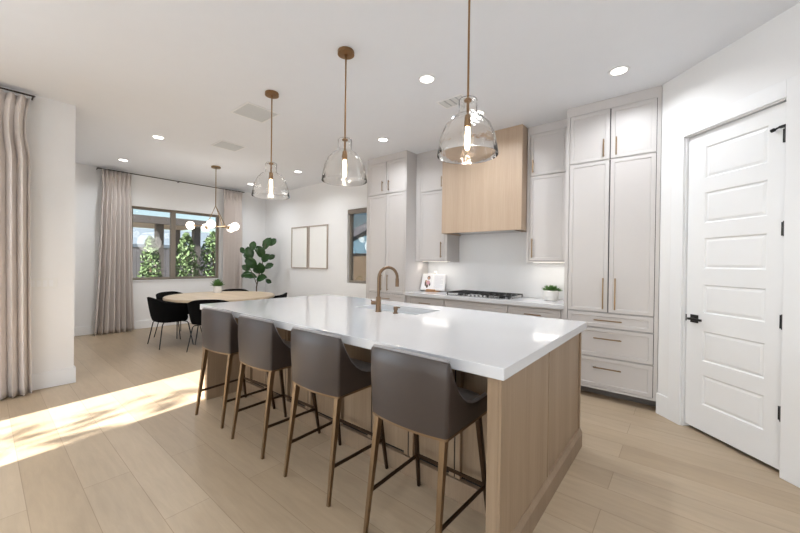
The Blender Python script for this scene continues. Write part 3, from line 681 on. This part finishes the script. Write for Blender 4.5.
# ------------------------------------------------------------------ dining table, chairs
TC = (-6.38, 2.76)
tb = thing('dining_table', (TC[0], TC[1], 0), 'round pale oak dining table ringed by black chairs', 'table')
TR = .88
MB().lathe([(TR-.03, .705), (TR, .712), (TR, .742), (TR-.008, .75)], seg=72).build('table_top', 'table', tb, smooth=True)
MB().lathe([(.30, 0), (.30, .04), (.14, .10), (.10, .35), (.14, .62), (.26, .704)], seg=32).build('pedestal', 'table', tb, smooth=True)
def tub_chair():
    r_ = thing('dining_chair', (0, 0, 0), '', 'chair', 'black dining chairs around the round table')
    m = MB(); rings = []; N = 36
    for i in range(N+1):
        a_ = R(-118) + R(236)*i/N      # 0 = back (-y)
        sx, sy = sin(a_), -cos(a_)
        back = max(0, cos(a_)); zt = .694+.080*(back**1.5 if back > 0 else 0)
        def ell(z, off=0):
            t_ = (z-.40)/.35; rx = .262+.062*max(t_, 0)**.7; ry = .225+.065*max(t_, 0)**.7
            px, py = (rx-off)*abs(sx)**.6*math.copysign(1, sx), (ry-off)*abs(sy)**.6*math.copysign(1, sy)
            return (px, py, z)
        zs = [.40+(zt-.40)*q/6 for q in range(7)]
        rg = [ell(z) for z in zs] + [ell(zt+.008, .018)] + [ell(z, .036) for z in zs[::-1]]
        rings.append(rg)
    m.rings(rings); m.build('backrest', 'velvet', r_, smooth=True)
    m = MB(); rg = []
    for z, s_ in ((.385, .90), (.392, .99), (.43, 1.05), (.465, 1.04), (.48, .95)):
        rg.append([((.222*s_)*abs(cos(t_))**.6*math.copysign(1, cos(t_)), .01+(.20*s_)*abs(sin(t_))**.6*math.copysign(1, sin(t_)), z) for t_ in [2*pi*k/32 for k in range(32)]])
    m.rings(rg); m.build('seat', 'velvet', r_, smooth=True)
    for sx in (-1, 1):
        for sy in (-1, 1):
            MB().tube([(sx*.12, sy*.13, .382), (sx*.205, sy*.165, .378), (sx*.225, sy*.18, .355), (sx*.285, sy*.235, 0)], [.009, .009, .009, .007], 8).build('leg', 'black', r_, smooth=True)
    return r_
ch = tub_chair()
labs = ['in full view at the front left of the table', 'at its near right, behind the farthest bar stool', 'at the right side of the table, beyond the island top',
        'behind the table, in front of the right curtain', 'on the far left side of the table, under the window', 'left of the table, its back just above the table edge']
cs = []
CH = [(-6.42, 1.97, 0), (-5.735, 2.325, 57), (-5.89, 3.40, 141), (-7.02, 3.23, 233), (-7.25, 3.1, 245), (-7.13, 2.32, -62)]
for i, (x, y, a_) in enumerate(CH):
    if i == 4: continue
    o = ch if i == 0 else copy_tree(ch); o.location = (x, y, 0); o.rotation_euler.z = R(a_)
    o['label'] = 'black velvet tub dining chair ' + labs[i]

# potted succulents
def leafy_pot(loc, rp, hp, label, nleaf, lr, hl, ribs=False):
    r_ = thing('potted_plant', loc, label, 'potted plant')
    pr = [(rp*.8, 0), (rp*.92, .01), (rp, hp*.4), (rp, hp*.95), (rp*.97, hp), (rp*.88, hp), (rp*.88, hp-.012)]
    if ribs:
        pr = [(rp*.8, 0)] + [(rp*(.9+.1*min(1, k/6))*(1+(.025 if k % 2 else -.02)), .005+(hp-.01)*k/14) for k in range(15)] + [(rp*.88, hp), (rp*.88, hp-.012)]
    MB().lathe(pr, seg=28).build('pot', 'pot', r_, smooth=True)
    MB().lathe([(rp*.88, hp-.02), (rp*.88, hp-.008)], seg=20).build('soil', 'soil', r_)
    m = MB(); rnd = random.Random(nleaf)
    for k in range(nleaf):
        az = rnd.uniform(0, 2*pi); el = rnd.uniform(.15, 1.5); L_ = lr*rnd.uniform(.7, 1.1); b0 = Vector((cos(az)*rp*.4*rnd.random(), sin(az)*rp*.4*rnd.random(), hp-.01))
        d_ = Vector((cos(az)*cos(el), sin(az)*cos(el), sin(el)*hl)); sd = Vector((-sin(az), cos(az), 0)); up = d_.cross(sd).normalized()
        mid_ = b0+d_*L_*.55; tip = b0+d_*L_+Vector((0, 0, -.005)); wv = L_*.16
        vs = [m.bm.verts.new(v) for v in (b0, mid_+sd*wv, tip, mid_-sd*wv, mid_+up*.005, mid_-up*.005)]
        for q in ((0, 1, 4), (1, 2, 4), (2, 3, 4), (3, 0, 4), (0, 5, 1), (1, 5, 2), (2, 5, 3), (3, 5, 0)): m.bm.faces.new([vs[j] for j in q])
    m.build('foliage', 'leaf2', r_); return r_
leafy_pot((-6.88, 2.885, .75), .075, .13, 'small green plant in a white pot on the round dining table', 150, .12, 1.25)
pk = leafy_pot((-1.262, 4.44, .93), .088, .125, 'small green plant in a ribbed white pot on the counter right of the cooktop', 130, .11, .75, True)
pk.children[-1].data.materials[0] = MT['leaf']

# fiddle leaf fig
FX, FY = -7.57, 4.03
fg = thing('fiddle_leaf_fig', (FX, FY, 0), 'tall fiddle leaf fig plant in the dining corner, between curtain and pictures', 'potted plant')
MB().lathe([(.15, 0), (.19, .01), (.21, .34), (.20, .35), (.185, .35), (.18, .30)], seg=36).build('pot', 'pot', fg, smooth=True)
MB().lathe([(.178, .28), (.178, .31)], seg=24).build('soil', 'soil', fg)
def fp(px, py, dd=0):
    u = (px-257)*.0229; return Vector((RT.x*u + F.x*dd, RT.y*u + F.y*dd, 1.37-(py-264.5+3.7)*.0229 + .0))
tr = [Vector((0, 0, .3)), fp(257, 296), fp(257, 287), fp(259, 275, .02), fp(262.5, 262, .03), fp(264, 250), fp(266, 244)]
MB().tube(tr, [.016, .014, .013, .011, .010, .008, .006], 10).tube([fp(257.5, 285), fp(255, 277, -.03), fp(251, 268, -.05), fp(250, 256, -.04)], [.009, .008, .007, .005], 8).build('stem', 'bark', fg, smooth=True)
rnd = random.Random(3)
leaves = [(267.5, 243.5, 265, 248, 1.25, 0), (272, 242, 266, 247, .9, .05), (262, 252, 263, 258, 1.1, -.05), (258, 250, 262, 256, 1.0, .06), (249.5, 253, 251, 260, 1.2, 0), (254, 246, 252, 258, .9, -.04),
          (246, 256, 251, 262, .8, .06), (243, 250.5, 250, 256, .7, .0), (253, 263, 258, 268, 1.25, -.08), (248, 262, 254, 269, .9, .05), (267, 258, 263, 262, 1.0, -.06), (271, 257, 264, 262, .7, .05),
          (262, 268, 262, 272, 1.1, -.05), (269, 266, 263, 269, .85, .03), (251, 276, 257, 277, 1.3, -.08), (246, 275, 253, 273, 1.05, .02), (263, 278, 259, 279, 1.1, -.06), (269, 281, 262, 276, .6, 0), (256, 270, 259, 274, .9, .07), (248, 268, 254, 271, .8, -.1)]
for (lx, ly, bx, by, sc, dd) in leaves:
    c = fp(lx, ly, dd); b0 = fp(bx, by, dd*.3); ax = (c-b0); L_ = .20*sc
    ax = (ax.normalized() + Vector((rnd.uniform(-.15, .15), rnd.uniform(-.15, .15), .1))).normalized()
    face = (-F + Vector((rnd.uniform(-.5, .5), rnd.uniform(-.5, .5), rnd.uniform(.2, .9)))).normalized()
    sd = ax.cross(face).normalized(); up = sd.cross(ax).normalized()
    m = MB(); m.tube([b0, c-ax*L_*.6], .003, 6); grid = []
    for i in range(9):
        t_ = i/8; wv = L_*.46*(sin(pi*min(1, t_*1.0+.04))**.6)*(.72+.5*t_)*(1 if 0 < i < 8 else .1); row = []
        for j in range(-2, 3):
            row.append(c+ax*(t_-.5)*L_*1.25+sd*wv*j/2+up*(.03*abs(j/2)**1.5*sc+.008*sin(i*2.3+j)-.05*(t_-.4)**2*sc*2))
        grid.append(row)
    m.rings(grid, closed=False); o = m.build('leaf', 'leaf', fg, smooth=True)
    s = o.modifiers.new('solid', 'SOLIDIFY'); s.thickness = .002

# chandelier
cx, cy = -6.515, 2.687
cd = thing('chandelier', (cx, cy, CEIL), 'brass chandelier with white glass globes above the round dining table', 'chandelier')
MB().lathe([(.075, -.001), (.078, -.01), (.076, -.028), (.01, -.032), (.01, -.04)], seg=28).build('canopy', 'brass', cd, smooth=True)
MB().tube([(0, 0, -.03), (0, 0, -.72)], .008, 8).build('rod', 'brass', cd, smooth=True)
rv = Vector((RT.x, RT.y, 0)).normalized(); fv = Vector((F.x, F.y, 0)).normalized()
zb = -1.07
e1 = [(-.44, .0), (.38, .0)]
def cp(u, v, z): q = rv*u+fv*v; return Vector((q.x, q.y, z))
MB().tube([(0, 0, -.70), cp(-.20, .05, zb)], .006, 8).tube([(0, 0, -.70), cp(.20, -.05, zb)], .006, 8).tube([(0, 0, -.70), cp(.02, .22, zb)], .006, 8).build('struts', 'brass', cd, smooth=True)
arms = [(-.387, -.10), (.349, 0), (.11, -.35), (-.35, .30), (.10, .36)]
for u, v in arms[:5]:
    a = MB(); dirv = cp(u, v, 0).normalized(); tip = cp(u, v, zb)
    a.tube([cp(0, 0, zb), tip-dirv*.075], .009, 8).tube([tip-dirv*.085, tip-dirv*.045], [.02, .045], 14); ar = a.build('arm', 'brass', cd, smooth=True)
    rr = .072; mz = MB(); mz.lathe([(rr*sin(pi*k/14) if 0 < k < 14 else .001, -rr*cos(pi*k/14)) for k in range(15)], tip, 24); mz.build('globe', 'globe', ar, smooth=True)
MB().tube([cp(-.2, .05, zb), cp(0, 0, zb)], .008, 8).tube([cp(.2, -.05, zb), cp(0, 0, zb)], .008, 8).tube([cp(.02, .22, zb), cp(0, 0, zb)], .008, 8).lathe([(.03, -.015), (.03, .015)], (0, 0, zb), 16).build('hub', 'brass', cd, smooth=True)
l = D.lights.new('chandelier_glow', 'POINT'); l.energy = 14; l.shadow_soft_size = .25; l.color = (1, .95, .9)
lo = D.objects.new('chandelier_glow', l); COL.objects.link(lo); lo.parent = cd; lo.location = (0, 0, -1.25)

# ------------------------------------------------------------------ cooktop
KX0, KX1, KY0, KY1 = -2.555, -1.645, 4.10, 4.58; org = (-2.1, 4.34, .93)
ck = thing('gas_cooktop', org, 'black gas cooktop with cast iron grates on the white counter', 'cooktop')
MB(org).box(KX0, KX1, KY0, KY1, .9302, .938).build('cooktop_base', 'steel', ck, .003)
for gx0, gx1 in ((KX0+.01, KX0+.30), (KX0+.31, KX1-.31), (KX1-.30, KX1-.01)):
    m = MB(org); zt, zt2 = .966, .978
    for y in (KY0+.075 if gx0 == KX0+.31 else KY0+.02, (KY0+KY1)/2+.02, KY1-.02): m.box(gx0, gx1, y-.006, y+.006, zt, zt2)
    for k in range(5): x = gx0+.006+(gx1-gx0-.012)*k/4; m.box(x-.005, x+.005, KY0+(.075 if gx0 == KX0+.31 else .02), KY1-.02, zt, zt2)
    for x in (gx0+.006, gx1-.006):
        for y in (KY0+(.075 if gx0 == KX0+.31 else .02), KY1-.02): m.box(x-.006, x+.006, y-.006, y+.006, .938, zt)
    m.build('grate', 'iron', ck, .001)
for x, y, r_ in ((KX0+.155, KY0+.14, .038), (KX0+.155, KY1-.13, .03), (-2.1, 4.37, .05), (KX1-.155, KY0+.14, .038), (KX1-.155, KY1-.13, .03)):
    MB(org).lathe([(r_, .938), (r_, .952), (r_*.7, .957)], (x, y, 0), 20).build('burner', 'iron', ck, smooth=True)
for k in range(5):
    MB(org).lathe([(.019, .938), (.019, .958), (.015, .962)], (-2.1+(k-2)*.056, KY0+.038, 0), 16).build('knob', 'steel', ck, smooth=True)

# cookbook on stand
bx, by = -3.0, 4.42
bk = thing('open_cookbook', (bx, by, .93), 'open cookbook with a photo page leaning on its stand, left of the cooktop', 'book', rz=R(8))
tl = R(16)
def tilt(x, d, v): return (x, d*cos(tl)+v*sin(tl)-0.0, .022 - d*sin(tl)*1 + v*cos(tl))
def slab(m, x0, x1, v0, v1, d0, d1):
    x0 *= 1.22; x1 *= 1.22; v0 *= 1.05; v1 *= 1.05
    m.rings([[tilt(x0, d, v0), tilt(x1, d, v0), tilt(x1, d, v1), tilt(x0, d, v1)] for d in (d1, d0)]); return m
slab(MB(), -.165, .165, 0, .245, .0, .018).build('book_cover', 'paper', bk, .002)
slab(MB(), -.158, -.003, .006, .239, -.012, 0).build('left_page', 'paper', bk, .003)
slab(MB(), .003, .158, .006, .239, -.012, 0).build('right_page', 'paper', bk, .003)
m = MB()
for k in range(14): slab(m, .022, .14-(.03 if k % 5 == 4 else 0), .215-k*.014, .219-k*.014, -.0135, -.0122)
m.build('printed_text', 'ink', bk)
def disc(m, x, v, rx, rv_, d, seg=18): m.rings([[tilt(x+rx*cos(2*pi*k/seg), dd, v+rv_*sin(2*pi*k/seg)) for k in range(seg)] for dd in (d+.0008, d)])
m = MB(); disc(m, -.075, .19, .026, .032, -.0130); disc(m, -.12, .105, .016, .05, -.0130); disc(m, -.05, .09, .014, .03, -.013); disc(m, -.09, .06, .02, .03, -.013); m.build('printed_dark_shapes', 'hair', bk)
m = MB(); disc(m, -.075, .183, .016, .022, -.0142); disc(m, -.11, .135, .012, .02, -.0142); m.build('printed_skin_shapes', 'skin', bk)
m = MB(); disc(m, -.078, .115, .03, .035, -.0136); m.build('printed_pink_shape', 'cloth', bk)
bs = thing('cookbook_stand', (bx, by, .93), 'tan leather and white board stand behind and beneath the open cookbook', 'book stand', rz=R(8))
m = MB(); m.box(-.09, .09, -.05, .12, .0005, .012).box(-.075, .075, -.052, -.044, .012, .04); m.build('ledge', 'tan', bs, .003)
slab(MB(), -.10, .10, .02, .255, .026, .038).build('backing_board', 'pot', bs, .003)
m = MB(); slab(m, -.022, .022, .255, .30, .026, .038); m.build('board_handle', 'pot', bs, .008)
m = MB(); disc(m, 0, .283, .006, .006, .0252); m.build('hanging_hole', 'gap', bs)
MB().bar((0, .05, .19), (0, .16, .01), .03, .006, side=(1, 0, 0)).build('prop', 'tan', bs)

# ------------------------------------------------------------------ outdoors
gr = MB().box(-40, 40, -40, 60, -.4, -.14); struct('ground', gr, 'gravel')
# seen through the dining window (looking towards -x, +y)
o0 = (-17, 7, -.14); fn = thing('board_fence', o0, 'grey board fence outside the dining window', 'fence')
m = MB(o0)
for k in range(80): y = -1+k*.2; m.box(-17, -16.97, y, y+.19, -.14, 1.80)
m.build('boards', 'fence', fn); MB(o0).box(-17.06, -17.0, -1, 15, 1.3, 1.4).box(-17.06, -17.0, -1, 15, .3, .4).build('rails', 'fence', fn)
o0 = (-24, 6, -.14); hs = thing('neighbour_house', o0, 'low house with pale tiled roof beyond the fence outside the dining window', 'house')
MB(o0).box(-29, -20.5, -1, 12, -.14, 2.0).build('walls', 'stucco', hs)
m = MB(o0); m.rings([[(-20.0, y, 1.95), (-20.0, y, 2.1), (-24.7, y, 3.2), (-29.4, y, 2.1), (-29.4, y, 1.95)] for y in (-1.8, 12.8)]); m.build('roof', 'paleroof', hs)
o0 = (-13.8, 2.6, -.14); pg = thing('patio_cover', o0, 'flat patio cover with dark fascia and square posts outside the dining window', 'patio cover')
MB(o0).box(-15.3, -12.5, .1, 5.0, 2.52, 2.62).build('roof_slab', 'tansoffit', pg)
MB(o0).box(-12.5, -12.38, 0, 5.1, 2.46, 2.68).build('fascia', 'fascia', pg)
for x, y in ((-12.7, 3.56), (-12.7, 4.62), (-15.1, 1.2), (-15.1, 4.8)): MB(o0).box(x-.1, x+.1, y-.1, y+.1, -.14, 2.52).build('post', 'fascia', pg)
def shrub(loc, rx, hz_, label, cat='shrub', n=1500, group=None, seed=1, base=.0, ls=.055, name='garden_shrub', hollow=False):
    r_ = thing(name, loc, label, cat, group); rnd = random.Random(seed)
    MB().tube([(0, 0, 0), (.02, .01, hz_*.5), (0, 0, hz_*.85)], [.04, .03, .012], 8).build('stem', 'bark', r_)
    m = MB()
    for k in range(n):
        z = base+(hz_-base)*rnd.random(); t_ = (z-base)/(hz_-base); rad = rx*(sin(pi*min(1, .12+t_*.88))**.5)*math.sqrt(rnd.random()); a_ = rnd.uniform(0, 2*pi)
        c = Vector((rad*cos(a_), rad*sin(a_), z)); d_ = Vector((rnd.gauss(0, 1), rnd.gauss(0, 1), rnd.gauss(.3, 1))).normalized(); s_ = d_.cross(Vector((rnd.gauss(0, 1), rnd.gauss(0, 1), rnd.gauss(0, 1)))).normalized()
        L_ = ls*rnd.uniform(.7, 1.4)
        vs = [m.bm.verts.new(v) for v in (c-d_*L_, c+s_*L_*.45, c+d_*L_, c-s_*L_*.45)]; m.bm.faces.new(vs)
    m.build('foliage', 'outleaf', r_); return r_
shrub((-11.5, 3.02, -.14), .27, 2.15, 'slim green shrub behind the left pane of the dining window', seed=2, n=1300, ls=.055)
shrub((-11.5, 3.92, -.14), .33, 2.3, 'leafy green shrub behind the right pane of the dining window, left one', seed=3, n=1900, ls=.055)
shrub((-11.5, 4.68, -.14), .42, 2.4, 'leafy green shrub behind the right pane of the dining window, beside the curtain', seed=4, n=1900, ls=.055)
# seen through the narrow window (looking towards +y)
tf = MB((-8, 11, -.14)).box(-15.5, -2, 11, 11.2, -.14, 1.64).build('block_wall', 'tanfence', None); tag(tf, 'tan block garden wall outside the narrow back window', 'wall')
o0 = (-15, 19, -.14); h2 = thing('blue_house', o0, 'blue-grey house with dark sloping roof outside the narrow back window', 'house')
m = MB(o0); m.rings([[(-22, y, -.14), (-10, y, -.14), (-10, y, 5.3), (-22, y, 1.3)] for y in (16, 24)]); m.build('walls', 'bluestucco', h2)
m = MB(o0); m.rings([[(-22.5, y, 1.15), (-10, y, 5.31), (-8, y, 5.0), (-8, y, 5.45), (-10, y, 5.75), (-22.5, y, 1.7)] for y in (15.6, 24.4)]); m.build('roof', 'roof', h2)
MB(o0).box(-20, -12, 15.93, 15.99, 1.2, 1.95).build('window', 'gap', h2)
pr_ = thing('sun_blocker', (.1, -7, -.14), 'flat porch slab added to keep sun off the rear glazing', 'blocker'); o0 = (.1, -7, -.14)  # unseen slab and side wall added to block sun from the rear window
MB(o0).box(-2.2, 3.4, -9.8, -3.66, 2.62, 2.8).build('roof_slab', 'stucco', pr_); MB(o0).box(3.2, 3.4, -9.8, -3.66, -.14, 2.62).build('side_wall', 'stucco', pr_)
for x in (-2.1, .6): MB(o0).box(x-.1, x+.1, -9.8, -9.6, -.14, 2.62).build('post', 'stucco', pr_)
# tree outside the rear door; its leaves break up the sun strip on the floor
shrub((-2.75, -6.6, -.14), .62, 3.6, 'small tree outside the rear glass door', 'tree', n=330, seed=9, base=1.0, ls=.08, name='garden_tree')
